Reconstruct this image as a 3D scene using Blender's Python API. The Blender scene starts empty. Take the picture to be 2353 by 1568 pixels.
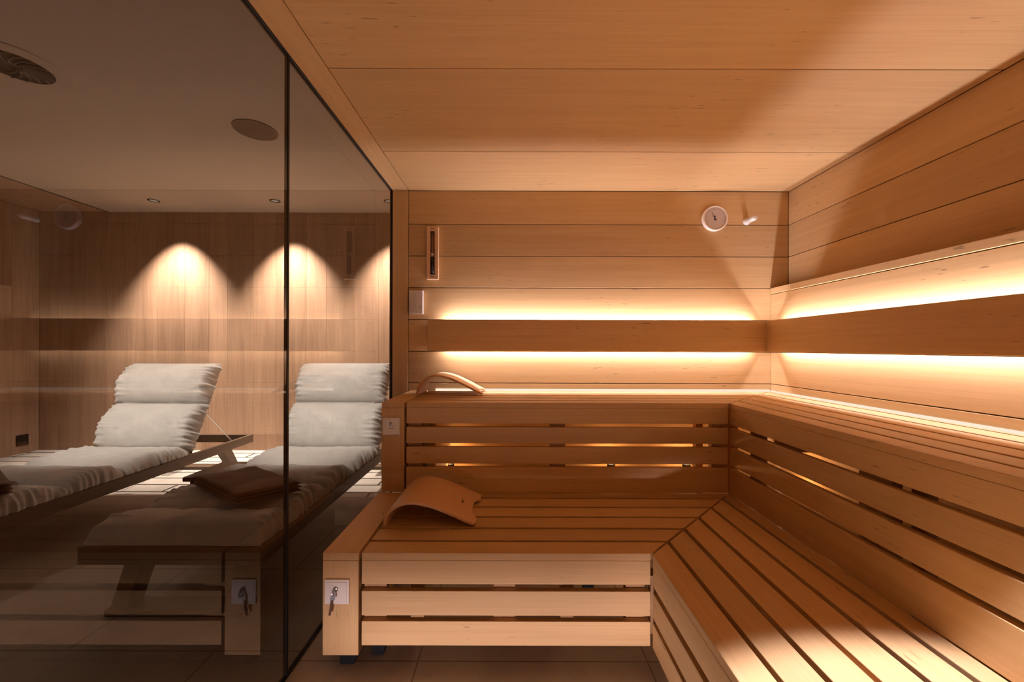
import bpy, bmesh, math, random
from mathutils import Vector, Matrix, noise
random.seed(7)
PI = math.pi
scene = bpy.context.scene
COL = scene.collection

# ------------------------------------------------------------------ camera
EYE = 1.23
cam_d = bpy.data.cameras.new('camera'); cam = bpy.data.objects.new('camera', cam_d); COL.objects.link(cam)
cam.location = (0, 0, EYE)
cam.rotation_euler = (PI/2, 0, math.radians(0.0))
cam.rotation_euler.rotate_axis('Z', math.radians(0.16))
cam_d.sensor_width = 36; cam_d.lens = 36*920/2353
cam_d.shift_x = -1.5/2353; cam_d.shift_y = 16/2353
cam_d.clip_start = 0.02; cam_d.clip_end = 60
scene.camera = cam
# ------------------------------------------------------------------ world and exposure
w = bpy.data.worlds.new('world'); scene.world = w; w.use_nodes = True
w.node_tree.nodes['Background'].inputs[0].default_value = (1, .8, .6, 1)
w.node_tree.nodes['Background'].inputs[1].default_value = 0.0
scene.view_settings.view_transform = 'Standard'
scene.view_settings.look = 'None'
scene.view_settings.exposure = 0.13
scene.view_settings.gamma = 1.0
scene.view_settings.use_curve_mapping = False

WARM = (1.0, .98, 1.25)      # strips behind the backrest boards
AMBER = (1.0, .56, .24)     # lamps under the bench
SPOTC = (1.0, .97, 1.28)     # sauna ceiling spot, and the added fill over the aisle
LOUNGEC = (1.0, .89, .79)   # lounge downlights
P_STRIP = 12.0; P_SPOT = 480.0; P_WALLSPOT = 820.0; P_LAMP = 1.6

# ------------------------------------------------------------------ helpers
def tag(o, label=None, cat=None, group=None, kind=None):
    if label: o['label'] = label
    if cat: o['category'] = cat
    if group: o['group'] = group
    if kind: o['kind'] = kind
    return o

def thing(name, label, cat, loc=(0, 0, 0), rz=0, group=None):
    o = bpy.data.objects.new(name, None); COL.objects.link(o)
    o.empty_display_size = .1
    o.location = loc; o.rotation_euler = (0, 0, rz)
    return tag(o, label, cat, group)

def link(name, bm, mat, parent=None, smooth=False, bevel=0, world=True):
    """bm is in world coordinates when world=True; it is moved under its parent."""
    bmesh.ops.recalc_face_normals(bm, faces=bm.faces)
    me = bpy.data.meshes.new(name)
    bm.to_mesh(me); bm.free()
    me.materials.append(mat)
    if smooth:
        for p in me.polygons: p.use_smooth = True
    o = bpy.data.objects.new(name, me); COL.objects.link(o)
    if parent is not None:
        o.parent = parent
        if world:
            m = Matrix.LocRotScale(parent.location, parent.rotation_euler, None)
            if parent.parent is not None:
                pp = parent.parent
                m = Matrix.LocRotScale(pp.location, pp.rotation_euler, None) @ m
            me.transform(m.inverted())
    if bevel:
        b = o.modifiers.new('bevel', 'BEVEL'); b.width = bevel; b.segments = 2
        b.limit_method = 'ANGLE'; b.angle_limit = math.radians(40)
        b.harden_normals = False
    return o

def box(bm, x0, x1, y0, y1, z0, z1):
    vs = [bm.verts.new(p) for p in ((x0,y0,z0),(x1,y0,z0),(x1,y1,z0),(x0,y1,z0),(x0,y0,z1),(x1,y0,z1),(x1,y1,z1),(x0,y1,z1))]
    for f in ((0,3,2,1),(4,5,6,7),(0,1,5,4),(1,2,6,5),(2,3,7,6),(3,0,4,7)):
        bm.faces.new([vs[i] for i in f])
    return vs

def prism(bm, pts, z0, z1):
    """pts: xy polygon; vertical extrusion"""
    a = [bm.verts.new((x, y, z0)) for x, y in pts]; b = [bm.verts.new((x, y, z1)) for x, y in pts]
    n = len(pts)
    bm.faces.new(a[::-1]); bm.faces.new(b)
    for i in range(n): bm.faces.new([a[i], a[(i+1) % n], b[(i+1) % n], b[i]])

def poly_ex(bm, pts, d):
    """pts: 3d polygon, extruded by vector d"""
    d = Vector(d)
    a = [bm.verts.new(p) for p in pts]; b = [bm.verts.new(Vector(p)+d) for p in pts]
    n = len(pts)
    bm.faces.new(a[::-1]); bm.faces.new(b)
    for i in range(n): bm.faces.new([a[i], a[(i+1) % n], b[(i+1) % n], b[i]])

def cyl(bm, p0, p1, r0, r1=None, n=32, caps=True):
    p0 = Vector(p0); p1 = Vector(p1); r1 = r0 if r1 is None else r1
    ax = (p1-p0).normalized(); u = ax.orthogonal().normalized(); v = ax.cross(u)
    A = []; B = []
    for i in range(n):
        t = 2*PI*i/n; d = u*math.cos(t)+v*math.sin(t)
        A.append(bm.verts.new(p0+d*r0)); B.append(bm.verts.new(p1+d*r1))
    for i in range(n): bm.faces.new([A[i], A[(i+1) % n], B[(i+1) % n], B[i]])
    if caps: bm.faces.new(A[::-1]); bm.faces.new(B)

def lathe(bm, c, ax, prof, n=48):
    """prof: list of (r, h) along axis ax from centre c"""
    c = Vector(c); ax = Vector(ax).normalized(); u = ax.orthogonal().normalized(); v = ax.cross(u)
    rings = []
    for r, h in prof:
        if r < 1e-6: rings.append([bm.verts.new(c+ax*h)])
        else: rings.append([bm.verts.new(c+ax*h+(u*math.cos(2*PI*i/n)+v*math.sin(2*PI*i/n))*r) for i in range(n)])
    for a, b in zip(rings, rings[1:]):
        for i in range(n):
            j = (i+1) % n
            if len(a) == 1 and len(b) > 1: bm.faces.new([a[0], b[i], b[j]])
            elif len(b) == 1 and len(a) > 1: bm.faces.new([a[i], a[j], b[0]])
            elif len(a) > 1: bm.faces.new([a[i], a[j], b[j], b[i]])

def BM(): return bmesh.new()
def one(fn, *a):
    bm = BM(); fn(bm, *a); return bm

# ------------------------------------------------------------------ materials
class NT:
    def __init__(s, name):
        s.m = bpy.data.materials.new(name); s.m.use_nodes = True
        s.t = s.m.node_tree; s.t.nodes.clear()
        s.out = s.n('ShaderNodeOutputMaterial')
    def n(s, ty, **kw):
        nd = s.t.nodes.new(ty)
        for k, v in kw.items(): setattr(nd, k, v)
        return nd
    def l(s, a, b): s.t.links.new(a, b)
    def math(s, op, a, b=None, clamp=False):
        nd = s.n('ShaderNodeMath', operation=op, use_clamp=clamp)
        for i, v in enumerate((a, b)):
            if v is None: continue
            if isinstance(v, (int, float)): nd.inputs[i].default_value = v
            else: s.l(v, nd.inputs[i])
        return nd.outputs[0]
    def mix(s, fac, a, b, mode='MIX'):
        nd = s.n('ShaderNodeMix', data_type='RGBA', blend_type=mode)
        for sock, v in ((nd.inputs[0], fac), (nd.inputs[6], a), (nd.inputs[7], b)):
            if isinstance(v, (int, float)): sock.default_value = v
            elif isinstance(v, tuple): sock.default_value = (*v, 1)
            else: s.l(v, sock)
        return nd.outputs[2]
    def noise(s, vec, scale, detail=3, rough=.5, dist=0):
        nd = s.n('ShaderNodeTexNoise'); s.l(vec, nd.inputs['Vector'])
        nd.inputs['Scale'].default_value = scale; nd.inputs['Detail'].default_value = detail
        nd.inputs['Roughness'].default_value = rough; nd.inputs['Distortion'].default_value = dist
        return nd.outputs['Fac']
    def ramp(s, fac, stops):
        nd = s.n('ShaderNodeValToRGB'); s.l(fac, nd.inputs[0])
        e = nd.color_ramp.elements
        while len(e) < len(stops): e.new(.5)
        for el, (p, c) in zip(e, stops):
            el.position = p; el.color = (*c, 1) if isinstance(c, tuple) else (c, c, c, 1)
        return nd.outputs[0]
    def bsdf(s, col, rough=.6, spec=.5, metal=0, bump=None, bstr=.1, bdist=.002, sheen=0):
        b = s.n('ShaderNodeBsdfPrincipled')
        if isinstance(col, tuple): b.inputs['Base Color'].default_value = (*col, 1)
        else: s.l(col, b.inputs['Base Color'])
        b.inputs['Roughness'].default_value = rough; b.inputs['Metallic'].default_value = metal
        b.inputs['Specular IOR Level'].default_value = spec
        if sheen: b.inputs['Sheen Weight'].default_value = sheen
        if bump is not None:
            bp = s.n('ShaderNodeBump'); s.l(bump, bp.inputs['Height'])
            bp.inputs['Strength'].default_value = bstr; bp.inputs['Distance'].default_value = bdist
            s.l(bp.outputs[0], b.inputs['Normal'])
        s.l(b.outputs[0], s.out.inputs[0])
        return s.m

def plain(name, col, rough=.5, spec=.5, metal=0):
    return NT(name).bsdf(col, rough, spec, metal)

def wood(name, axis, base, dark, rough=.55, fleck=True, var=.12, stretch=1.0, spec=.3):
    """fine straight grain running along axis; every board its own tone"""
    s = NT(name)
    tc = s.n('ShaderNodeTexCoord'); geo = s.n('ShaderNodeNewGeometry')
    off = s.n('ShaderNodeCombineXYZ')
    r = geo.outputs['Random Per Island']
    s.l(s.math('MULTIPLY', r, 17.0), off.inputs[0]); s.l(s.math('MULTIPLY', r, 31.0), off.inputs[1]); s.l(s.math('MULTIPLY', r, 23.0), off.inputs[2])
    add = s.n('ShaderNodeVectorMath', operation='ADD'); s.l(tc.outputs['Object'], add.inputs[0]); s.l(off.outputs[0], add.inputs[1])
    def mapped(sa, sb):
        mp = s.n('ShaderNodeMapping'); s.l(add.outputs[0], mp.inputs[0])
        sc = [sb, sb, sb]; sc['xyz'.index(axis)] = sa
        mp.inputs['Scale'].default_value = sc
        return mp.outputs[0]
    fine = s.noise(mapped(2.2, 150*stretch), 1, 4, .6)
    mid = s.noise(mapped(.9, 26*stretch), 1, 3, .55, .4)
    broad = s.noise(mapped(.6, 5), 1, 2)
    g = s.math('ADD', s.math('MULTIPLY', fine, .45), s.math('ADD', s.math('MULTIPLY', mid, .35), s.math('MULTIPLY', broad, .2)))
    col = s.ramp(g, [(.30, dark), (.62, base)])
    tone = s.math('ADD', 1-var, s.math('MULTIPLY', r, 2*var))
    hsv = s.n('ShaderNodeHueSaturation'); s.l(col, hsv.inputs['Color']); s.l(tone, hsv.inputs['Value'])
    col = hsv.outputs[0]
    if fleck:
        fl = s.noise(mapped(13, 100), 1, 1, .4)
        fm = s.noise(mapped(2.0, 2.5), 1, 1)
        k = s.math('MULTIPLY', s.ramp(fl, [(.70, 0.0), (.75, 1.0)]), s.ramp(fm, [(.52, 0.0), (.60, 1.0)]))
        col = s.mix(s.math('MULTIPLY', k, .6), col, tuple(c*.28 for c in base))
    return s.bsdf(col, rough, spec, bump=fine, bstr=.12, bdist=.0015)

ASP = (.60, .370, .158); ASPD = (.50, .294, .112)
WX = wood('aspen_grain_x', 'x', ASP, ASPD)
WY = wood('aspen_grain_y', 'y', ASP, ASPD)
WZ = wood('aspen_grain_z', 'z', ASP, ASPD)
WIN = wood('bench_batten_wood', 'z', (.50, .28, .12), (.40, .2, .08), fleck=False)
DARKGAP = plain('shadow_gap_backing', (.12, .055, .02), .9, .1)
OAK = wood('oak_planks', 'z', (.41, .255, .170), (.24, .14, .088), .6, True, .10, .55)
LOUNGER_WOOD_Y = wood('lounger_oak_y', 'y', (.13, .085, .055), (.07, .043, .027), .5, False, .1)
LOUNGER_WOOD_X = wood('lounger_oak_x', 'x', (.13, .085, .055), (.07, .043, .027), .5, False, .1)
PLY = wood('bent_plywood', 'x', (.74, .44, .22), (.66, .37, .17), .45, False, .02, .5)
BLACK = plain('black_metal', (.010, .009, .008), .75, .15)
SEAL = plain('black_seal', (.008, .007, .007), .6)
WHITEP = plain('white_plastic', (.80, .71, .58), .45)
CREAM = plain('cream_plastic', (.74, .64, .54), .5)
STEEL = plain('brushed_steel', (.55, .52, .48), .3, .5, 1)
LEATHER = plain('brown_leather', (.12, .05, .025), .7)
DIAL = plain('dial_face', (.55, .43, .33), .5)
GREYR = plain('rim_metal', (.85, .68, .52), .3, .5, 0)
INK = plain('dark_ink', (.03, .02, .015), .6)
SANDM = plain('timer_sand', (.03, .022, .02), .8)

def emit(name, col, strength):
    s = NT(name); e = s.n('ShaderNodeEmission'); e.inputs[0].default_value = (*col, 1); e.inputs[1].default_value = strength
    s.l(e.outputs[0], s.out.inputs[0]); return s.m
E_STRIP = emit('strip_diffuser_glow', (1.0, .85, .70), 3.0)
E_LINE = emit('bench_line_glow', (1.0, .77, .60), 1.0)
E_SPOT = emit('downlight_glow', (1.0, .8, .6), .35)
E_LAMP = emit('amber_lamp_glow', AMBER, .7)

def tinted_glass():
    s = NT('tinted_glass')
    fr = s.n('ShaderNodeFresnel'); fr.inputs[0].default_value = 1.5
    geo = s.n('ShaderNodeNewGeometry')
    f = s.math('MULTIPLY', s.math('MULTIPLY', fr.outputs[0], 1.2), s.math('SUBTRACT', 1.0, geo.outputs['Backfacing']), True)
    tr = s.n('ShaderNodeBsdfTransparent'); tr.inputs[0].default_value = (.76, .745, .72, 1)
    gl = s.n('ShaderNodeBsdfGlossy'); gl.inputs[0].default_value = (1, 1, 1, 1); gl.inputs['Roughness'].default_value = 0.0
    mx = s.n('ShaderNodeMixShader'); s.l(f, mx.inputs[0]); s.l(tr.outputs[0], mx.inputs[1]); s.l(gl.outputs[0], mx.inputs[2])
    s.l(mx.outputs[0], s.out.inputs[0]); return s.m
GLASS = tinted_glass()

def clear_glass():
    s = NT('clear_tube')
    fr = s.n('ShaderNodeFresnel'); fr.inputs[0].default_value = 1.45
    tr = s.n('ShaderNodeBsdfTransparent'); tr.inputs[0].default_value = (.86, .80, .78, 1)
    gl = s.n('ShaderNodeBsdfGlossy'); gl.inputs['Roughness'].default_value = 0.05
    mx = s.n('ShaderNodeMixShader'); s.l(fr.outputs[0], mx.inputs[0]); s.l(tr.outputs[0], mx.inputs[1]); s.l(gl.outputs[0], mx.inputs[2])
    s.l(mx.outputs[0], s.out.inputs[0]); return s.m
TUBE = clear_glass()

def tiles(name, bw, bh, c1, c2, mortar, msize, ox=0, oy=0, rough=.45, off=0.0, rear=None):
    s = NT(name); tc = s.n('ShaderNodeTexCoord')
    mp = s.n('ShaderNodeMapping'); s.l(tc.outputs['Object'], mp.inputs[0]); mp.inputs['Location'].default_value = (-ox, -oy, 0)
    def brick(bw, bh, off, ms, c1=c1, c2=c2, mortar=mortar):
        b = s.n('ShaderNodeTexBrick'); s.l(mp.outputs[0], b.inputs['Vector'])
        b.offset = off; b.inputs['Scale'].default_value = 1
        b.inputs['Brick Width'].default_value = bw; b.inputs['Row Height'].default_value = bh
        b.inputs['Mortar Size'].default_value = ms; b.inputs['Mortar Smooth'].default_value = .1
        b.inputs['Color1'].default_value = (*c1, 1); b.inputs['Color2'].default_value = (*c2, 1); b.inputs['Mortar'].default_value = (*mortar, 1)
        return b.outputs['Color']
    col = brick(bw, bh, off, msize)
    if rear:
        sep = s.n('ShaderNodeSeparateXYZ'); s.l(tc.outputs['Object'], sep.inputs[0])
        col = s.mix(s.math('GREATER_THAN', sep.outputs[1], rear[0]), col, brick(rear[1], rear[2], .37, rear[3], (.66, .60, .54), (.60, .54, .49), (.03, .022, .018)))
    n1 = s.noise(tc.outputs['Object'], 3.5, 6, .6, .6); n2 = s.noise(tc.outputs['Object'], 40, 4, .6)
    col = s.mix(.9, col, s.ramp(n1, [(.3, .74), (.7, 1.0)]), 'MULTIPLY')
    col = s.mix(.5, col, s.ramp(n2, [(.3, .85), (.7, 1.0)]), 'MULTIPLY')
    return s.bsdf(col, rough, .4, bump=n2, bstr=.08)
FLOOR_S = tiles('sauna_floor_tiles', .9, .6, (.50, .43, .36), (.48, .415, .345), (.24, .18, .13), .003, .532, 1.57, .5)
FLOOR_L = tiles('lounge_floor_tiles', 1.2, .6, (.36, .30, .26), (.33, .28, .24), (.16, .12, .10), .004, -1.2, 1.62, .55, .5,
                rear=(3.30, 1.3, .178, .011))
PLASTER = NT('lounge_plaster'); _tc = PLASTER.n('ShaderNodeTexCoord')
PLASTER = PLASTER.bsdf((.42, .355, .30), .85, .2, bump=PLASTER.noise(_tc.outputs['Object'], 60, 3), bstr=.05)

def fabric(name, c, c2, sheen=.3, scale=600, bstr=.25):
    s = NT(name); tc = s.n('ShaderNodeTexCoord')
    mp = s.n('ShaderNodeMapping'); s.l(tc.outputs['Object'], mp.inputs[0]); mp.inputs['Scale'].default_value = (1, .35, 1)
    n = s.noise(mp.outputs[0], scale, 2); m = s.noise(tc.outputs['Object'], 9, 4, .6)
    col = s.mix(s.ramp(s.math('ADD', s.math('MULTIPLY', n, .5), s.math('MULTIPLY', m, .5)), [(.35, 0.0), (.65, 1.0)]), c2, c)
    return s.bsdf(col, .9, .15, bump=n, bstr=bstr, bdist=.001, sheen=sheen)
LINEN = fabric('grey_linen', (.56, .545, .53), (.46, .445, .43))
TOWEL = fabric('brown_terry', (.15, .075, .04), (.10, .05, .028), .2, 350, .6)

# ------------------------------------------------------------------ room numbers
YB = 2.77                 # sauna back wall
XG = -.837                # glass wall
XR = 1.906; XP = 1.785    # right wall above / thick lower part
ZC = 2.317                # sauna ceiling
YN = -1.6                 # wall behind the camera
LX = -5.64; LYB = 4.77; LZ = 2.837   # lounge
YJ = 1.49                 # joint of the glass panes
MIT = .988                # mitre line x = y - MIT
zs = [2.317, 2.085, 1.865, 1.646, 1.425, 1.205, .986, .766, .546, .326, .106, 0.0]

def boards(name, mat, mk, backing):
    """a wall: backing slab and boards in one mesh"""
    bm = BM(); mk(bm); o = link(name, bm, mat, None, bevel=.0015); tag(o, kind='structure')
    if backing:
        b = BM(); backing(b); k = link('board_backing', b, DARKGAP, o)
    return o

G = .0022
def back_wall(bm):
    for a, b in zip(zs, zs[1:]):
        box(bm, -.723+.002, XR, YB, YB+.03, b+G, a-G)
boards('wall_back', WX, back_wall, lambda b: box(b, -.80, XR+.03, YB+.012, YB+.06, 0, ZC+.03))
def right_wall(bm):
    for a, b in zip(zs, zs[1:4]):
        box(bm, XR, XR+.03, YN, YB-.002, b+G, a-G)
boards('wall_right', WY, right_wall, lambda b: box(b, XR+.012, XR+.06, YN, YB+.02, 1.55, ZC+.03))
def panel(bm):
    zz = [1.605, 1.425, 1.205, .986, .766, .546, .326, .106, 0.0]
    for i, (a, b) in enumerate(zip(zz, zz[1:])):
        bb = b+G if i else b            # no open joint behind the upper strip light
        aa = a-G if i != 1 else a
        box(bm, XP, XP+.03, YN, YB-.002, bb, aa)
boards('wall_right_lower', WY, panel, lambda b: box(b, XP+.012, XR+.02, YN, YB-.004, 0, 1.60))
o = link('trim_1', one(box, XP-.006, XP+.05, YN, YB-.002, 1.607, 1.647), WY, None, bevel=.002); tag(o, kind='structure')
# wall behind the camera
def near_wall(bm):
    for a, b in zip(zs, zs[1:]): box(bm, XG, XR, YN-.03, YN, b+G, a-G)
boards('wall_front', WX, near_wall, lambda b: box(b, XG, XR+.05, YN-.06, YN-.012, 0, ZC+.03))
# ceiling
def ceil(bm):
    ys = [YB, 2.217, 1.558, .898, .238, -.422, -1.082, YN]
    for a, b in zip(ys, ys[1:]): box(bm, -.721, XR, b+G, a-G, ZC, ZC+.02)
boards('ceiling', WX, ceil, lambda b: box(b, XG-.01, XR+.05, YN-.05, YB+.05, ZC+.010, ZC+.05))
o = link('trim_2', one(box, XG+.006, -.7245, YN, YB-.001, ZC-.0015, ZC+.018), WY, None, bevel=.001); tag(o, kind='structure')
o = link('trim_3', one(box, XG+.006, -.7245, YB-.004, YB+.03, 0, ZC-.003), WZ, None, bevel=.001); tag(o, kind='structure')
o = link('floor', one(box, XG, XR+.05, YN-.05, YB+.05, -.05, 0), FLOOR_S); tag(o, kind='structure')

# glass wall: two panes and their black joints
for nm, y0, y1 in (('window_1', YJ+.005, YB-.006), ('window_2', YN, YJ-.005)):
    o = link(nm, one(box, XG-.010, XG, y0, y1, .008, ZC-.006), GLASS); tag(o, kind='structure')
o = link('trim_4', one(box, XG-.012, XG+.002, YJ-.005, YJ+.005, .008, ZC-.006), SEAL); tag(o, kind='structure')
o = link('trim_5', one(box, XG-.014, XG+.006, YN, YB, ZC-.006, ZC+.012), SEAL); tag(o, kind='structure')
o = link('trim_6', one(box, XG-.014, XG+.005, YB-.006, YB+.03, .006, ZC-.004), SEAL); tag(o, kind='structure')
o = link('trim_7', one(box, XG-.014, XG+.004, YN, YB, 0, .008), SEAL); tag(o, kind='structure')

# ------------------------------------------------------------------ lounge shell
def lounge_back(bm):
    x = LX; k = 0; ww = [.22, .31, .27, .36, .24, .33, .29]
    while x < -.60:
        x1 = min(x+ww[k % 7], -.60); k += 1
        box(bm, x+.001, x1-.0006, LYB, LYB+.03, 0, LZ); x = x1
boards('wall_lounge_back', OAK, lounge_back, lambda b: box(b, LX-.05, -.55, LYB+.01, LYB+.06, 0, LZ+.02))
def lounge_left(bm):
    y = YN; k = 0; ww = [.31, .24, .33, .29, .22]
    while y < LYB:
        y1 = min(y+ww[k % 5], LYB); k += 1
        box(bm, LX-.03, LX, y+.0006, y1-.0006, 0, LZ); y = y1
boards('wall_lounge_left', OAK, lounge_left, lambda b: box(b, LX-.06, LX-.01, YN-.05, LYB+.05, 0, LZ+.02))
o = link('floor_lounge', one(box, LX-.05, XG-.0005, YN-.05, LYB+.05, -.05, 0), FLOOR_L); tag(o, kind='structure')
bm = BM(); box(bm, -4.81, -.55, YN-.05, LYB+.05, LZ, LZ+.05)
o = link('ceiling_lounge', bm, PLASTER); tag(o, kind='structure')
bm = BM(); box(bm, LX-.05, -4.83, YN-.05, LYB+.05, LZ+.004, LZ+.05)
o = link('ceiling_lounge_left', bm, OAK); tag(o, kind='structure')
o = link('trim_8', one(box, -4.83, -4.81, YN-.05, LYB, LZ-.004, LZ+.05), SEAL); tag(o, kind='structure')
o = link('wall_lounge_front', one(box, LX-.05, XG, YN-.06, YN-.01, 0, LZ+.02), PLASTER); tag(o, kind='structure')
o = link('wall_header', one(box, XG-.012, XG+.03, YN-.05, YB+.06, ZC+.013, LZ), PLASTER); tag(o, kind='structure')
o = link('wall_lounge_right', one(box, XG-.012, XG+.04, YB+.065, LYB, 0, LZ), OAK); tag(o, kind='structure')

# ------------------------------------------------------------------ benches
def slat_ys():
    """front edges and back edges of the six slats, measured from the bench front"""
    out = [(0.0, .090)]; p = .1055
    for i in range(5): out.append((p, p+.0975)); p += .1160
    return out

def bench_back(name, y0, ztop, x0, label, fr, depth, end_x):
    """bench along the back wall: slats, front boards; right end mitred"""
    t = thing(name, label, 'bench', (0, y0, 0))
    bm = BM(); g = .006
    for a, b in slat_ys():
        b = min(b, depth)
        if b-a < .02: continue
        ya, yb = y0+a, y0+b
        prism(bm, [(x0, ya), (ya-MIT-g, ya), (yb-MIT-g, yb), (x0, yb)], ztop-.028, ztop)
    link('slatted_seat', bm, WX, t, bevel=.002)
    bm = BM()
    for i, (za, zb) in enumerate(fr):
        box(bm, x0, y0-MIT-g-(0 if i == 0 else -.000), y0, y0+.026, zb, za)
    link('slatted_front', bm, WX, t, bevel=.002)
    return t

def bench_right(name, x0, ztop, label, fr, depth):
    t = thing(name, label, 'bench', (x0, 1.0, 0))
    bm = BM(); g = .006; ye = -.9
    for a, b in slat_ys():
        b = min(b, depth)
        if b-a < .02: continue
        xa, xb = x0+a, x0+b
        prism(bm, [(xa, ye), (xb, ye), (xb, xb+MIT-g), (xa, xa+MIT-g)], ztop-.028, ztop)
    link('slatted_seat', bm, WY, t, bevel=.002)
    bm = BM()
    for za, zb in fr: box(bm, x0, x0+.026, ye, x0+MIT-g-.002, zb, za)
    link('slatted_front', bm, WY, t, bevel=.002)
    return t

LOWF = [(.4215, .331), (.305, .212), (.190, .098)]
UPF = [(.9065, .823), (.803, .716), (.696, .606), (.587, .4525)]
X0L = -.571
Y1, Y2 = 1.52, 2.155
lb = bench_back('sauna_bench', Y1, .45, X0L, 'lower slatted aspen bench along the back wall, beside the glass', LOWF, .634, 0)
lr = bench_right('sauna_bench', Y1-MIT, .45, 'lower slatted aspen bench along the right wall, brightly lit at its near end', LOWF, .634)
ub = bench_back('sauna_bench', Y2, .935, X0L, 'upper slatted aspen bench along the back wall, orange glow in its slots', UPF, .590, 0)
ur = bench_right('sauna_bench', Y2-MIT, .935, 'upper slatted aspen bench along the right wall under the lit backrest board', UPF, .590)

def cheek(t, x0, x1, ya, yb, z0, z1):
    bm = BM(); box(bm, x0, x1, ya, yb, z0, z1-.0305); e = link('end_panel', bm, WZ, t, bevel=.002)
    bm = BM(); box(bm, x0, x1, ya, yb, z1-.0295, z1); link('end_cap', bm, WY, t, bevel=.002)
cheek(lb, -.719, -.583, Y1, Y2+.0, .060, .45)
cheek(ub, -.705, -.583, Y2+.002, YB-.006, .452, .935)
# battens behind the front boards
for x0, x1 in ((-.57, -.485), (-.07, .012), (.44, .512)):
    link('batten', one(box, x0, x1, Y1+.028, Y1+.062, .10, .42), WIN, lb)
for x0, x1 in ((-.57, -.495), (.205, .288), (1.085, 1.155)):
    link('batten', one(box, x0, x1, Y2+.028, Y2+.062, .452, .905), WIN, ub)
for ya, yb in ((1.93, 2.01), (1.26, 1.38), (.42, .54)):
    link('batten', one(box, Y2-MIT+.028, Y2-MIT+.062, ya, yb, .452, .905), WIN, ur)
for ya, yb in ((1.36, 1.44), (.75, .83), (.1, .18)):
    link('batten', one(box, Y1-MIT+.028, Y1-MIT+.062, ya, yb, .10, .42), WIN, lr)
# rails that carry the seats, and the rail the under-bench lamps sit on
link('seat_rail', one(box, -.57, 1.10, Y2+.07, Y2+.11, .85, .906), WIN, ub)
link('lamp_rail', one(box, -.57, 1.30, 2.62, 2.70, .38, .430), WIN, ub)
link('wall_rail', one(box, -.57, 1.10, YB-.035, YB-.003, .84, .906), WIN, ub)
link('cross_rail', one(box, -.455, -.425, Y2+.065, YB-.04, .452, .84), WZ, ub)
link('wall_rail', one(box, XP-.034, XP-.003, -.9, 2.10, .84, .906), WIN, ur)
link('lamp_rail', one(box, 1.64, 1.72, -.9, 2.5, .38, .430), WIN, ur)
for y in (1.85, .9):
    link('bearer', one(box, Y2-MIT+.065, XP-.04, y, y+.035, .75, .85), WIN, ur)
link('joint_light_block', one(box, 1.157, 1.25, Y2+.064, Y2+.12, .452, .84), WIN, ub)  # unseen block added to stop lamp glow leaking through the mitre joint
link('joint_light_block', one(box, .515, .60, Y1+.064, Y1+.12, .10, .33), WIN, lb)  # same added light block behind the lower mitre joint
# feet
def foot(t, x0, x1, ya, yb, h, sl=.035):
    bm = BM(); poly_ex(bm, [(x0, ya, 0), (x1-sl*.7, ya, 0), (x1, ya, h), (x0, ya, h)], (0, yb-ya, 0))
    link('foot', bm, BLACK, t, bevel=.002)
foot(lb, -.668, -.590, 1.555, 1.60, .060)
foot(lb, -.56, -.49, 1.60, 1.64, .098)
foot(lb, .36, .43, 2.02, 2.06, .098)
foot(lb, -.668, -.600, 2.08, 2.12, .060)
foot(lr, .62, .69, 1.2, 1.24, .098); foot(lr, .62, .69, -.5, -.46, .098)
link('bearer', one(box, -.48, .30, Y1+.30, Y1+.34, .34, .421), WIN, lb)
link('bearer', one(box, -.57, .95, Y2-.05, Y2-.012, .34, .421), WIN, lb)
link('bearer', one(box, Y1-MIT+.30, Y1-MIT+.34, -.88, 1.6, .34, .421), WIN, lr)
for z1 in (.34,):
    link('leg', one(box, -.46, -.40, Y1+.30, Y1+.34, 0, z1), WIN, lb)
    link('leg', one(box, .22, .28, Y1+.30, Y1+.34, 0, z1), WIN, lb)
    link('leg', one(box, .84, .88, -.8, -.74, 0, z1), WIN, lr)
for x in (-.55, .25, 1.04):
    link('leg', one(box, x, x+.04, Y2+.115, Y2+.155, 0, .85), WIN, ub)
for y in (2.3, 1.2, 0, -.8):
    link('leg', one(box, Y2-MIT+.07, Y2-MIT+.11, y, y+.04, 0, .907), WIN, ur)

# under-bench lamps
def puck(x, y, z, label, grp='small black lamps under the upper bench'):
    t = thing('puck_lamp', label, 'lamp', (x, y, z), 0, grp)
    bm = BM(); lathe(bm, (x, y, z), (0, 0, 1), [(0, 0), (.024, 0), (.026, .006), (.026, .028), (.020, .032), (0, .032)], 24); link('housing', bm, BLACK, t)
    bm = BM(); lathe(bm, (x, y, z+.0325), (0, 0, 1), [(0, 0), (.017, 0), (.015, .004), (0, .005)], 24); link('lens', bm, E_LAMP, t)
    l = bpy.data.lights.new('lamp_glow', 'POINT'); l.energy = P_LAMP; l.color = AMBER; l.shadow_soft_size = .012
    lo = bpy.data.objects.new('lamp_glow', l); COL.objects.link(lo); lo.parent = t; lo.location = (0, 0, .055)
puck(-.413, 2.66, .431, 'small black lamp seen in the lowest slot below the upper bench, nearest the glass')
puck(.656, 2.66, .431, 'small black lamp in the lowest slot of the upper bench, middle of three')
puck(1.157, 2.66, .431, 'small black lamp in the lowest slot of the upper bench, nearest the dark corner joint')
puck(1.68, 2.40, .431, 'small black lamp behind the glowing top slot of the right upper bench')

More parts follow.
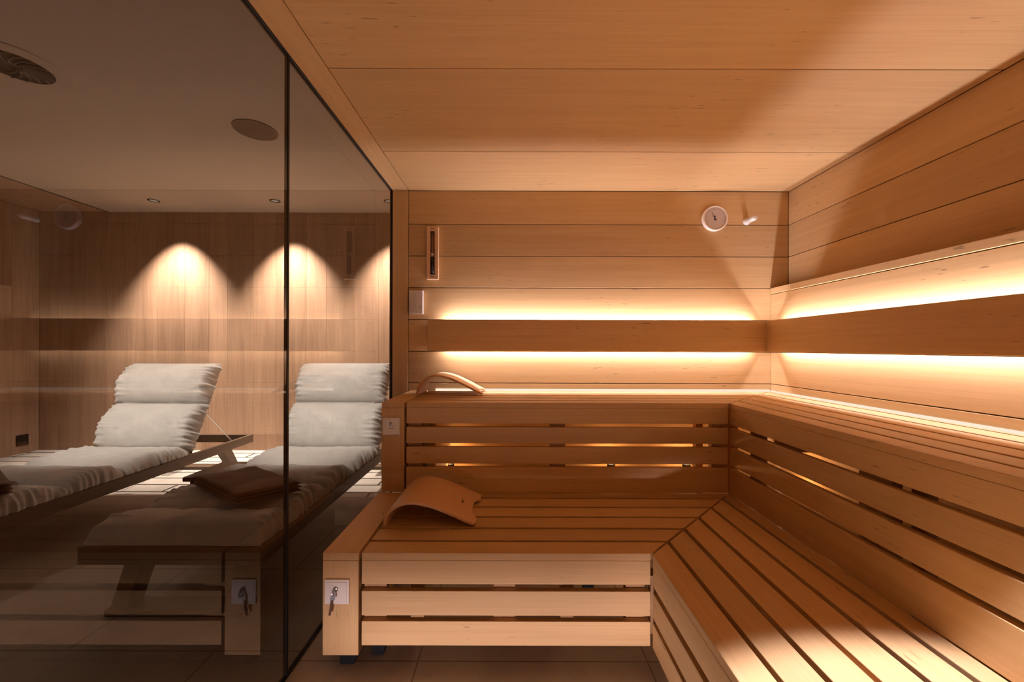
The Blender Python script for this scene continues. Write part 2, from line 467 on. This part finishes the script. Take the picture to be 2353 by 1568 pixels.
# ------------------------------------------------------------------ backrest boards with light strips
def area(name, parent, loc, rot, sx, sy, power, col, spread=PI):
    l = bpy.data.lights.new(name, 'AREA'); l.shape = 'RECTANGLE'; l.size = sx; l.size_y = sy; l.energy = power; l.color = col; l.spread = spread
    o = bpy.data.objects.new(name, l); COL.objects.link(o)
    o.rotation_euler = rot
    o.parent = parent; o.location = Vector(loc)-parent.location
    return o
ZT, ZBm = 1.418, 1.2085
t = thing('backrest_board', 'long aspen backrest board on the back wall, glowing above and below', 'backrest', (.5, YB-.06, 1.3))
link('board', one(box, -.575, 1.709, YB-.078, YB-.058, ZBm, ZT), WX, t, bevel=.002)
for x in (-.50, .1, .7, 1.3): link('spacer', one(box, x-.02, x+.02, YB-.057, YB-.0005, 1.27, 1.36), WIN, t)
t2 = thing('backrest_board', 'long aspen backrest board on the right wall, running toward the viewer', 'backrest', (XP-.06, .6, 1.3))
link('board', one(box, XP-.078, XP-.058, YN+.3, YB-.079, ZBm, ZT), WY, t2, bevel=.002)
for y in (2.55, 1.8, 1.0, 0.2, -.6): link('spacer', one(box, XP-.057, XP-.0005, y-.02, y+.02, 1.27, 1.36), WIN, t2)

def strip(label, x0, x1, y0, y1, z, up, L, along_y):
    t = thing('light_strip', label, 'light', ((x0+x1)/2, (y0+y1)/2, z), 0, 'light strips behind the backrest boards')
    d = 1 if up else -1
    link('profile', one(box, x0, x1, y0, y1, min(z, z-d*.010), max(z, z-d*.010)), WHITEP, t)
    a, b = sorted((z+d*.0003, z+d*.004))
    if along_y: link('diffuser', one(box, x0+.002, x1-.002, y0, y1, a, b), E_STRIP, t)
    else: link('diffuser', one(box, x0, x1, y0+.002, y1-.002, a, b), E_STRIP, t)
    tl = math.radians(22)          # the profile faces obliquely towards the wall
    if along_y: rot = (0, PI+tl if up else -tl, 0)
    else: rot = (PI-tl if up else tl, 0, 0)
    loc = ((x0+x1)/2, (y0+y1)/2, z+d*.006)
    if along_y: area('strip_light', t, loc, rot, .012, L, .85*P_STRIP*L/2.1, WARM)
    else: area('strip_light', t, loc, rot, L, .012, P_STRIP*L/2.1, WARM)
strip('warm light strip hidden on top edge of the back wall backrest board', -.47, 1.64, YB-.045, YB-.025, 1.375, True, 2.1, False)
strip('warm light strip hidden under the lower edge of the back wall backrest board', -.47, 1.64, YB-.045, YB-.025, 1.255, False, 2.1, False)
strip('warm light strip hidden on top edge of the right wall backrest board', XP-.045, XP-.025, .85, 2.62, 1.375, True, 1.77, True)
strip('warm light strip hidden under the lower edge of the right wall backrest board', XP-.045, XP-.025, .85, 2.62, 1.255, False, 1.77, True)

# bright line along the bench rear
t = thing('light_line', 'thin glowing light line where the back upper bench meets the wall', 'light', (.6, YB-.01, .93), 0, 'glowing lines at the bench rear')
link('diffuser', one(box, -.53, XP-.016, YB-.016, YB-.001, .930, .948), E_LINE, t)
link('profile', one(box, -.53, XP-.016, YB-.016, YB-.001, .912, .9295), WHITEP, t)
t = thing('light_line', 'thin glowing light line where the right upper bench meets the wall', 'light', (XP-.01, .6, .93), 0, 'glowing lines at the bench rear')
link('diffuser', one(box, XP-.015, XP-.001, -.9, YB-.018, .930, .943), E_LINE, t)
link('profile', one(box, XP-.015, XP-.001, -.9, YB-.018, .912, .9295), WHITEP, t)

# ceiling spot over the right bench, plus added fills behind the camera
def downlight(name, label, x, y, z, r, power, half, blend, col, tiltx=0, tilty=0, grp=None, soft=.02, glow=E_SPOT):
    t = thing(name, label, 'light', (x, y, z), 0, grp)
    bm = BM(); lathe(bm, (x, y, z), (0, 0, -1), [(r*.72, -.002), (r*.72, .0035), (r, .0035), (r, 0), (r*.72, -.002)], 32); link('rim', bm, BLACK if glow is E_SPOT else WHITEP, t)
    bm = BM(); lathe(bm, (x, y, z), (0, 0, -1), [(0, .0010), (r*.70, .0010), (r*.70, .0002), (0, .0002)], 32); link('lens', bm, glow, t)
    l = bpy.data.lights.new('beam', 'SPOT'); l.energy = power; l.spot_size = 2*math.radians(half); l.spot_blend = blend; l.color = col; l.shadow_soft_size = soft
    o = bpy.data.objects.new('beam', l); COL.objects.link(o); o.parent = t; o.location = (0, 0, -.012)
    o.rotation_euler = (math.radians(tiltx), math.radians(tilty), 0)
    return t
downlight('ceiling_spotlight', 'round spotlight in the wooden ceiling above the right lower bench, outside the frame', .92, .06, ZC, .045, P_SPOT, 30, .2, SPOTC)
downlight('ceiling_spotlight', 'added fill spotlight in the wooden ceiling above the aisle, behind the viewer', -.12, -.25, ZC, .045, 400, 28, .3, SPOTC)  # unseen fill, added so floor bounce brightens the bench fronts
t = thing('added_floor_fill', 'added low fill light at floor level behind the viewer, outside the frame', 'light', (-.15, YN+.02, .07))  # made-up low fill that lights the lower bench fronts and side
link('housing', one(box, -.75, .45, YN+.001, YN+.030, .02, .11), BLACK, t, bevel=.002)
area('added_fill_light', t, (-.15, YN+.034, .065), (math.radians(90+1.1), 0, 0), 1.15, .03, 1.15, (1, .84, 1.0), math.radians(13))
area('added_fill_light', t, (-.45, YN+.034, .065), (math.radians(90+2.2), 0, math.radians(-21)), .5, .03, .8, (1, .84, 1.0), math.radians(13))

# ------------------------------------------------------------------ things on the sauna wall
# sand timer
def sand_timer():
    x, z0, z1 = -.552, 1.70, 2.062; y = YB
    t = thing('sand_timer', 'narrow wooden wall sand timer with dark sand, beside the glass', 'sand timer', (x, y, 1.88))
    bm = BM()
    box(bm, x-.040, x-.017, y-.026, y-.001, z0, z1); box(bm, x+.017, x+.040, y-.026, y-.001, z0, z1)
    box(bm, x-.0165, x+.0165, y-.026, y-.001, z0, z0+.032); box(bm, x-.0165, x+.0165, y-.026, y-.001, z1-.032, z1)
    box(bm, x-.0165, x+.0165, y-.006, y-.001, z0+.033, z1-.033)
    link('frame', bm, wood('light_timer_wood', 'z', (.80, .52, .28), (.72, .44, .22), fleck=False, var=.03), t, bevel=.0015)
    zc = (z0+z1)/2-.01
    bm = BM(); lathe(bm, (x, y-.019, 0), (0, 0, 1), [(0, z0+.034), (.0115, z0+.036), (.0115, zc-.02), (.003, zc), (.0115, zc+.02), (.0115, z1-.036), (0, z1-.034)], 24); tube = link('glass_tube', bm, TUBE, t, True)
    bm = BM(); lathe(bm, (x, y-.019, 0), (0, 0, 1), [(0, z0+.037), (.010, z0+.038), (.010, zc-.022), (0, zc-.018)], 20); link('sand', bm, SANDM, tube, True)
    bm = BM(); lathe(bm, (x, y-.019, 0), (0, 0, 1), [(0, zc-.008), (.007, zc-.006), (.007, zc+.006), (0, zc+.008)], 16); link('collar', bm, WHITEP, tube, True)
    for z in (z0+.014, z1-.018): link('slot_mark', one(box, x-.014, x+.014, y-.0275, y-.026, z, z+.004), INK, t)
    bm = BM()
    for k in range(9):
        for s in (-1, 1):
            zz = z0+.05+k*.03
            box(bm, x+s*.028-.005, x+s*.028+.005, y-.0268, y-.026, zz, zz+.0022)
    link('scale_marks', bm, plain('scale_ink', (.35, .19, .08), .6), t)
sand_timer()

# control box beside the trim
t = thing('sensor_box', 'small cream rectangular box on the wall beside the wooden corner post', 'box', (-.66, YB, 1.545))
bm = BM(); box(bm, -.710, -.616, YB-.032, YB-.001, 1.462, 1.624); link('housing', bm, CREAM, t, bevel=.003)
bm = BM(); box(bm, -.645, -.632, YB-.0335, YB-.032, 1.508, 1.511); link('mark', bm, INK, t)
bm = BM()
for i in range(7): box(bm, -.700+i*.007, -.6985+i*.007, YB-.0332, YB-.032, 1.475, 1.60)
link('vent_slots', bm, plain('slot_tone', (.55, .45, .36), .6), t)

# thermometer
def thermometer():
    x, z = 1.386, 2.124; y = YB
    t = thing('thermometer', 'round pale metal-rimmed dial gauge high on the back wall', 'thermometer', (x, y, z))
    bm = BM(); lathe(bm, (x, y, z), (0, -1, 0), [(0, .001), (.083, .001), (.086, .005), (.0865, .028), (.082, .032), (.077, .032), (.075, .026), (.075, .002)], 64); link('rim', bm, GREYR, t, True)
    bm = BM(); lathe(bm, (x, y, z), (0, -1, 0), [(0, .0255), (.0748, .0255), (.0748, .002)], 64); dial = link('dial', bm, DIAL, t)
    bm = BM()
    for k in range(27):
        a = math.radians(-130+k*10); c, s = math.cos(a), math.sin(a)
        p0 = Vector((x+s*.060, y-.0258, z+c*.060)); L = .010 if k % 3 == 0 else .006
        d = Vector((s, 0, c)); u = Vector((c, 0, -s))*.0007
        v = [bm.verts.new(p0-u), bm.verts.new(p0+u), bm.verts.new(p0+u+d*L), bm.verts.new(p0-u+d*L)]; bm.faces.new(v)
    link('scale_marks', bm, INK, dial)
    bm = BM()
    d = Vector((-.45, 0, .9)).normalized(); u = Vector((d.z, 0, -d.x))
    c0 = Vector((x, y-.0285, z-.008))
    poly_ex(bm, [c0-u*.0025-d*.010, c0+u*.0025-d*.010, c0+u*.0004+d*.055, c0-u*.0004+d*.055], (0, .0012, 0)); link('needle', bm, INK, dial)
    bm = BM(); lathe(bm, (x, y, z-.008), (0, -1, 0), [(0, .026), (.007, .026), (.006, .033), (0, .034)], 20); link('hub', bm, INK, dial)
    bm = BM(); lathe(bm, (x-.002, y, z+.012), (0, -1, 0), [(0, .0258), (.005, .0258), (.005, .0275), (0, .0275)], 20)
    link('logo_mark', bm, INK, dial)
thermometer()
# sensor nozzle
def nozzle():
    x, z = 1.614, 2.108; y = YB
    t = thing('wall_sensor', 'small pale cylindrical sensor sticking out of the wall beside the round gauge', 'sensor', (x, y, z))
    bm = BM(); lathe(bm, (x, y, z), (0, -1, 0), [(0, .0005), (.024, .0005), (.024, .006), (.014, .010), (0, .010)], 28); link('base', bm, WHITEP, t, True)
    ax = Vector((.04, -1, -.02)).normalized()
    bm = BM(); lathe(bm, (x, y-.008, z), ax, [(0, 0), (.014, .001), (.0175, .008), (.0175, .082), (.0150, .088), (0, .089)], 28); link('barrel', bm, WHITEP, t, True)
    bm = BM()
    for k in range(3): lathe(bm, (x, y-.008, z), ax, [(.0178, .022+k*.012), (.0182, .024+k*.012), (.0178, .026+k*.012)], 28)
    link('groove', bm, plain('groove_tone', (.45, .36, .30), .5), t)
nozzle()

# key switches on the bench ends
def key_switch(cx, cz, yf, label, hanging):
    t = thing('key_switch', label, 'switch', (cx, yf, cz), 0, 'key switches on the bench ends')
    h = .046
    link('plate', one(box, cx-h, cx+h, yf-.010, yf-.0005, cz-h, cz+h), WHITEP, t, bevel=.002)
    link('inner_plate', one(box, cx-h+.008, cx+h-.008, yf-.0125, yf-.0101, cz-h+.008, cz+h-.008), WHITEP, t, bevel=.001)
    kx, kz = (cx-.002, cz+.014) if hanging else (cx+.004, cz+.012)
    bm = BM(); lathe(bm, (kx, yf-.0125, kz), (0, -1, 0), [(0, 0), (.009, 0), (.009, .004), (.007, .006), (0, .006)], 24); link('lock', bm, STEEL, t, True)
    bm = BM()
    if hanging:
        lathe(bm, (kx-.0045, yf-.030, kz-.006), (.9, .2, 0), [(.010, -.0015), (.0125, -.0015), (.0125, .0015), (.010, .0015), (.010, -.0015)], 28)
        box(bm, kx-.0012, kx+.0012, yf-.034, yf-.018, kz-.006, kz+.006)
        poly_ex(bm, [(kx-.018, yf-.026, kz-.034), (kx-.008, yf-.026, kz-.036), (kx-.002, yf-.024, kz-.010), (kx-.010, yf-.024, kz-.008)], (0, .003, 0))
        poly_ex(bm, [(kx-.006, yf-.031, kz-.030), (kx+.004, yf-.031, kz-.030), (kx+.006, yf-.029, kz-.004), (kx-.002, yf-.029, kz-.004)], (0, .002, 0))
        key = link('key', bm, STEEL, t)
        bm = BM()
        poly_ex(bm, [(kx-.024, yf-.024, kz-.094), (kx-.015, yf-.024, kz-.094), (kx-.006, yf-.024, kz-.030), (kx-.014, yf-.024, kz-.030)], (0, .004, 0))
        link('key_tag', bm, LEATHER, key, bevel=.001)
    else:
        box(bm, kx-.0012, kx+.0012, yf-.026, yf-.018, kz-.008, kz+.006)
        poly_ex(bm, [(kx-.012, yf-.020, kz+.008), (kx-.008, yf-.020, kz+.010), (kx+.010, yf-.020, kz-.010), (kx+.004, yf-.020, kz-.012)], (0, .002, 0))
        link('key', bm, STEEL, t)
        bm = BM(); box(bm, kx-.016, kx+.014, yf-.0129, yf-.0126, kz-.026, kz-.022); link('mark', bm, plain('mark_tone', (.45, .35, .28), .6), t)
key_switch((778-1178)/920*Y1, EYE-(1359-800)/920*Y1, Y1, 'white square key switch with a key and brown tag hanging, on the lower bench end', True)
key_switch((900-1178)/920*(Y2+.002), EYE-(980-800)/920*(Y2+.002), Y2+.002, 'white square key switch without a tag, on the upper bench end', False)

# ------------------------------------------------------------------ curved headrests
def headrest(x0, x1, y0, y1, z, H, label, notch=True):
    t = thing('headrest', label, 'headrest', ((x0+x1)/2, (y0+y1)/2, z))
    L = x1-x0; NU, NV = 90, 56
    import bisect
    # profile control points (fraction of length, fraction of height)
    P = [(0.0, .0), (.000, .22), (.025, .48), (.085, .74), (.165, .92), (.25, 1.0), (.36, .985), (.50, .86), (.65, .64), (.80, .38), (.92, .16), (1.0, .035)]
    def cr(p0, p1, p2, p3, s):
        return tuple(.5*((2*b)+(-a+c)*s+(2*a-5*b+4*c-d)*s*s+(-a+3*b-3*c+d)*s**3) for a, b, c, d in zip(p0, p1, p2, p3))
    pts = []
    for i in range(len(P)-1):
        a = P[max(i-1, 0)]; d = P[min(i+2, len(P)-1)]
        for k in range(12): pts.append(cr(a, P[i], P[i+1], d, k/12))
    pts.append(P[-1])
    pts = [(x0+u*L, z+.0065+max(v, 0)*(H-.0065)) for u, v in pts]
    acc = [0]
    for a, b in zip(pts, pts[1:]): acc.append(acc[-1]+math.dist(a, b))
    T = acc[-1]
    def at(s):
        s = min(max(s, 0), T); i = min(max(bisect.bisect_right(acc, s)-1, 0), len(pts)-2)
        f = (s-acc[i])/max(acc[i+1]-acc[i], 1e-9)
        return tuple(pts[i][k]+(pts[i+1][k]-pts[i][k])*f for k in (0, 1))
    bm = BM(); g = []
    for j in range(NV+1):
        v = j/NV
        w = abs(v-.5)*2
        cut = .0
        if notch:
            cut = .030*max(0, 1-(w/.62)**4)           # shallow waist at the low end
            if w > .86: cut += .012*((w-.86)/.14)**2
        Te = T-cut
        row = []
        for i in range(NU+1):
            s = Te*i/NU
            x, zz = at(s); row.append(bm.verts.new((x, y0+(y1-y0)*v, zz)))
        g.append(row)
    cx, cy = T*.875, .5
    for j in range(NV):
        for i in range(NU):
            s = T*(i+.5)/NU; v = (j+.5)/NV
            if notch and ((s-cx)/.0055)**2+((v-cy)*(y1-y0)/.017)**2 < 1: continue
            bm.faces.new([g[j][i], g[j][i+1], g[j+1][i+1], g[j+1][i]])
    o = link('curved_panel', bm, PLY, t, True)
    so = o.modifiers.new('thickness', 'SOLIDIFY'); so.thickness = .012; so.offset = 0
    bv = o.modifiers.new('round', 'BEVEL'); bv.width = .002; bv.segments = 2; bv.limit_method = 'ANGLE'; bv.angle_limit = math.radians(50)
    return t
headrest(-.552, -.160, 1.735, 2.085, .45, .104, 'curved bent-plywood headrest with a scalloped end, lying on the lower bench')
headrest(-.583, -.185, 2.455, 2.735, .935, .122, 'curved bent-plywood headrest standing on the upper bench by the back wall')

# ------------------------------------------------------------------ lounge objects
def pad(name, parent, path_fn, L, W, T, seams, nu=150, nv=60, seed=0, xc=0, gather=.004, endround=.05, puff=.25):
    """padded cushion: path_fn(s)->(y,z,ny,nz); s in 0..L along the lounger"""
    bm = BM(); top = []; bot = []; bounds = [0]+list(seams)+[L]
    def h(s, v):
        e = min(s, L-s)
        ends = min(1, math.sqrt(max(0, min(e/endround, 1)*(2-min(e/endround, 1)))))
        d = (1-abs(v))*W/2
        side = math.sqrt(max(0, min(d/.055, 1)*(2-min(d/.055, 1))))
        q = 1
        for sm in seams:
            q *= 1-.86*math.exp(-(abs(s-sm)/.022)**1.3)
        for a, b in zip(bounds, bounds[1:]):
            if a <= s <= b:
                f = (s-a)/(b-a); q = max(.14, min(q, 1))*0 + max(.12, (max(0, 4*f*(1-f)))**puff)
        return (ends if puff < .4 else 1)*side*q
    for i in range(nu+1):
        s = L*i/nu; y, z, ny, nz = path_fn(s)
        rt, rb = [], []
        for j in range(nv+1):
            v = -1+2*j/nv
            v = math.copysign(1-(1-abs(v))**1.35, v)
            hh = h(s, v)
            d = (1-abs(v))*W/2
            wr = noise.noise(Vector((v*5+seed, s*7, seed)))*.010 + noise.noise(Vector((v*14, s*22+seed, 3)))*.0035
            near = 0
            for sm in seams: near = max(near, math.exp(-abs(s-sm)/.05))
            wr += near*noise.noise(Vector((v*26, s*4, seed+9)))*.012
            ga = math.exp(-d/.045)*noise.noise(Vector((math.copysign(7, v), s*42+seed, v*1.5)))*gather*2.6
            th = T*hh + (wr*hh) + ga*hh**.3
            # side edge wobble
            cr = corner(s, L, .06)
            e = (W/2)*v*(1-cr*.03) + math.copysign(1, v)*math.exp(-d/.02)*gather*noise.noise(Vector((s*38, seed, 1)))
            rt.append(bm.verts.new((xc+e, y+ny*(th+.004), z+nz*(th+.004))))
            rb.append(bm.verts.new((xc+e, y, z)))
        top.append(rt); bot.append(rb)
    for i in range(nu):
        for j in range(nv):
            bm.faces.new([top[i][j], top[i][j+1], top[i+1][j+1], top[i+1][j]])
            bm.faces.new([bot[i][j+1], bot[i][j], bot[i+1][j], bot[i+1][j+1]])
        for j in (0, nv): bm.faces.new([top[i][j], top[i+1][j], bot[i+1][j], bot[i][j]] if j == 0 else [top[i+1][j], top[i][j], bot[i][j], bot[i+1][j]])
    for j in range(nv):
        for i in (0, nu): bm.faces.new([top[i][j+1], top[i][j], bot[i][j], bot[i][j+1]] if i == 0 else [top[i][j], top[i][j+1], bot[i][j+1], bot[i][j]])
    return link(name, bm, LINEN, parent, True)
def corner(s, L, r):
    e = min(s, L-s); return max(0, 1-e/r)**2

def lounger(x0, x1, y0, y1, yh, ytop, ztop, seed, label):
    xc = (x0+x1)/2; W = x1-x0
    t = thing('lounger', label, 'lounger', (xc, (y0+y1)/2, 0), 0, 'wooden loungers with grey cushions behind the glass')
    z0, z1 = .248, .327
    for xa in (x0, x1-.032): link('side_rail', one(box, xa, xa+.032, y0+.033, y1-.033, z0, z1), LOUNGER_WOOD_Y, t, bevel=.002)
    for ya in (y0, y1-.032): link('end_rail', one(box, x0, x1, ya, ya+.032, z0, z1), LOUNGER_WOOD_X, t, bevel=.002)
    bm = BM(); n = 15
    for k in range(n):
        ya = y0+.06+k*(yh-y0-.1)/n; box(bm, x0+.033, x1-.033, ya, ya+.07, z1-.028, z1-.008)
    link('slats', bm, LOUNGER_WOOD_X, t)
    # backrest frame: tilted
    hy, hz = yh, z1; dy, dz = ytop-yh, ztop-.04-z1
    Lb = math.hypot(dy, dz); uy, uz = dy/Lb, dz/Lb; ny, nz = -uz, uy
    bm = BM()
    for xa, xb in ((x0+.04, x0+.075), (x1-.075, x1-.04)):
        poly_ex(bm, [(xa, hy, hz-.02), (xa, hy+dy, hz+dz-.02), (xa, hy+dy-ny*.03, hz+dz-.02-nz*.03), (xa, hy-ny*.03, hz-.02-nz*.03)], (xb-xa, 0, 0))
    for k in range(5):
        f = .1+k*.2
        p = (hy+dy*f, hz+dz*f-.02)
        poly_ex(bm, [(x0+.076, p[0], p[1]), (x0+.076, p[0]+uy*.07, p[1]+uz*.07), (x0+.076, p[0]+uy*.07-ny*.015, p[1]+uz*.07-nz*.015), (x0+.076, p[0]-ny*.015, p[1]-nz*.015)], (W-.152, 0, 0))
    link('backrest_frame', bm, LOUNGER_WOOD_Y, t)
    # prop rod
    for s in (x0+.06, x1-.06): link('prop_rod', one(cyl, (s, hy+dy*.55+.03, hz+dz*.5-.03), (s, y1-.22, z1-.03), .006, None, 10), STEEL, t)
    # legs: slanting sled at each end
    for ya, s in ((y0+.03, 1), (y1-.30, -1)):
        lx0, lx1 = x0+.115, x1-.115
        for xl in (lx0, lx1-.075):
            bm = BM(); poly_ex(bm, [(xl, ya+(0 if s > 0 else .16), .028), (xl, ya+(.09 if s > 0 else .25), .028), (xl, ya+(.20 if s > 0 else .12), z0), (xl, ya+(.09 if s > 0 else 0), z0)], (.075, 0, 0))
            link('leg', bm, LOUNGER_WOOD_Y, t, bevel=.002)
        yb = ya if s > 0 else ya+.16
        link('base_rail', one(box, lx0-.015, lx1+.015, yb-.01, yb+.10, .002, .030), LOUNGER_WOOD_X, t, bevel=.003)
    # cushions
    c = pad('seat_cushion', t, lambda s: (y0+.01+s, z1+.003, 0, 1), yh-y0-.015, W-.01, .095,
        [.26, .66, 1.04], 240, 80, seed, xc, .016, .05, .36)
    yb0, zb0 = yh+.015, z1+.02
    Lc = math.hypot(dy, dz)+.02
    pad('backrest_cushion', t, lambda s: (yb0+uy*s, zb0+uz*s, ny, nz), Lc, W-.01, .125, [Lc*.52], 150, 80, seed+4, xc, .022, .06, .5)
    return t
lounger(-1.955, -1.130, 1.80, 4.18, 3.40, 3.74, 1.075, 2.3, 'wooden lounger with grey cushion nearest the sauna bench, brown towel on its seat')
lounger(-3.520, -2.690, 1.76, 4.16, 3.37, 3.70, 1.070, 8.1, 'wooden lounger with grey cushion farther left, foot end cut off by the frame')

def towel(pts, z, label):
    c = sum((Vector((*p, 0)) for p in pts), Vector())/4
    t = thing('towel', label, 'towel', (c.x, c.y, z), 0, 'folded brown towels on the loungers')
    A, B, C, D = [Vector((*p, 0)) for p in pts]      # F, R, Bk, L
    bm = BM(); N = 26; M = 20; H = .058
    for layer in range(3):
        zb = z+layer*H/3; th = H/3-.001
        T, Bo = [], []
        for i in range(N+1):
            a, b = [], []
            for j in range(M+1):
                u, v = i/N, j/M
                ins = .004*layer
                p = (A*(1-u)+B*u)*(1-v)+(D*(1-u)+C*u)*v
                e = min(u, 1-u)*3.2; f = min(v, 1-v)*3.2
                r = min(1, math.sqrt(min(1, e*6)*(2-min(1, e*6))))*min(1, math.sqrt(max(0, min(1, f*6)*(2-min(1, f*6)))))
                wv = noise.noise(Vector((p.x*9, p.y*9, layer*2)))*.007*(1 if layer == 2 else .4)
                q = c+(p-c)*(1-ins*2)+Vector((noise.noise(Vector((p.y*12, layer, 0)))*.004, noise.noise(Vector((p.x*12, layer, 5)))*.004, 0))
                mid = zb+th/2
                a.append(bm.verts.new((q.x, q.y, mid+th/2*r+wv*r))); b.append(bm.verts.new((q.x, q.y, mid-th/2*r+wv*r*.5)))
            T.append(a); Bo.append(b)
        for i in range(N):
            for j in range(M):
                bm.faces.new([T[i][j], T[i+1][j], T[i+1][j+1], T[i][j+1]]); bm.faces.new([Bo[i][j+1], Bo[i+1][j+1], Bo[i+1][j], Bo[i][j]])
        for i in range(N):
            bm.faces.new([T[i+1][0], T[i][0], Bo[i][0], Bo[i+1][0]]); bm.faces.new([T[i][M], T[i+1][M], Bo[i+1][M], Bo[i][M]])
        for j in range(M):
            bm.faces.new([T[0][j], T[0][j+1], Bo[0][j+1], Bo[0][j]]); bm.faces.new([T[N][j+1], T[N][j], Bo[N][j], Bo[N][j+1]])
    link('folded_cloth', bm, TOWEL, t, True)
towel([(-1.37, 1.99), (-1.15, 2.20), (-1.60, 2.50), (-1.84, 2.30)], .437, 'folded brown towel lying askew on the lounger nearest the sauna')
towel([(-2.90, 1.86), (-2.69, 2.16), (-3.12, 2.44), (-3.36, 2.18)], .435, 'folded brown towel on the far lounger at the left edge of the photo')

# low side table
t = thing('side_table', 'low dark wooden side table between the two loungers', 'table', (-2.12, 2.95, 0))
link('tabletop', one(box, -2.275, -1.975, 2.76, 3.14, .300, .330), LOUNGER_WOOD_X, t, bevel=.003)
for x in (-2.245, -2.035):
    for y in (2.79, 3.08): link('leg', one(box, x, x+.03, y, y+.03, 0, .2995), LOUNGER_WOOD_Y, t)

# wall socket on the left lounge wall
t = thing('wall_socket', 'black square wall socket low on the left lounge wall', 'socket', (LX, 4.60, .16))
link('plate', one(box, LX+.0005, LX+.010, 4.545, 4.660, .095, .215), BLACK, t, bevel=.002)
bm = BM(); lathe(bm, (LX+.010, 4.602, .155), (1, 0, 0), [(.020, 0), (.022, 0), (.022, .002), (.020, .002), (.020, 0)], 24); link('socket_ring', bm, SEAL, t)

# lounge ceiling: spotlights, added cushion fills, speaker, air diffuser
for x, lab in ((-3.94, 'small recessed ceiling spotlight farthest left by the lounge back wall'),
               (-2.61, 'small recessed ceiling spotlight in the middle of the row of three'),
               (-1.36, 'small recessed ceiling spotlight at the right, near the wooden corner post')):
    downlight('ceiling_spotlight', lab, x, 4.39, LZ, .055, P_WALLSPOT, 38.5, .9, LOUNGEC, 9.5, 0, 'small spotlights in the lounge ceiling')
downlight('ceiling_spotlight', 'recessed ceiling spotlight of the lounge outside the frame, over the foot of the loungers', -4.3, 1.3, LZ, .055, 60, 56, .8, LOUNGEC)
for x, lab in ((-1.60, 'added fill spotlight in the lounge ceiling outside the frame, aimed at the nearer lounger'), (-3.15, 'added fill spotlight in the lounge ceiling outside the frame, aimed at the far lounger')):
    downlight('ceiling_spotlight', lab, x, 1.62, LZ, .055, 640, 20, 1.0, LOUNGEC, 41)  # unseen fills added to brighten the backrest cushions
t = thing('ceiling_speaker', 'round brown loudspeaker cover in the lounge ceiling', 'speaker', (-1.905, 2.96, LZ))
bm = BM(); lathe(bm, (-1.905, 2.96, LZ), (0, 0, -1), [(0, .006), (.130, .006), (.130, 0)], 64); link('grille', bm, plain('brown_grille', (.10, .065, .035), .8), t)
bm = BM(); lathe(bm, (-1.905, 2.96, LZ), (0, 0, -1), [(.131, 0), (.131, .008), (.146, .006), (.147, 0)], 64); link('rim', bm, plain('brown_rim', (.14, .09, .05), .7), t)
t = thing('air_diffuser', 'round air outlet with dark curved vanes in the lounge ceiling, top left', 'vent', (-2.85, 2.29, LZ))
bm = BM(); lathe(bm, (-2.85, 2.29, LZ), (0, 0, -1), [(.155, 0), (.155, .006), (.235, .006), (.24, 0)], 64); link('rim', bm, PLASTER, t)
bm = BM(); lathe(bm, (-2.85, 2.29, LZ), (0, 0, -1), [(0, .001), (.154, .001)], 48); link('throat', bm, SEAL, t)
bm = BM()
for k in range(16):
    a = k*PI/8
    pts = []
    for q in range(7):
        r = .03+q*.0205; b = a+q*.10
        pts.append((r*math.cos(b), r*math.sin(b)))
    for (ax_, ay), (bx, by) in zip(pts, pts[1:]):
        X, Y = -2.85, 2.29
        poly_ex(bm, [(X+ax_, Y+ay, LZ-.002), (X+bx, Y+by, LZ-.002), (X+bx, Y+by, LZ-.014), (X+ax_, Y+ay, LZ-.014)], (.003*math.sin(a), -.003*math.cos(a), 0))
link('vanes', bm, plain('vane_grey', (.20, .19, .18), .5), t)
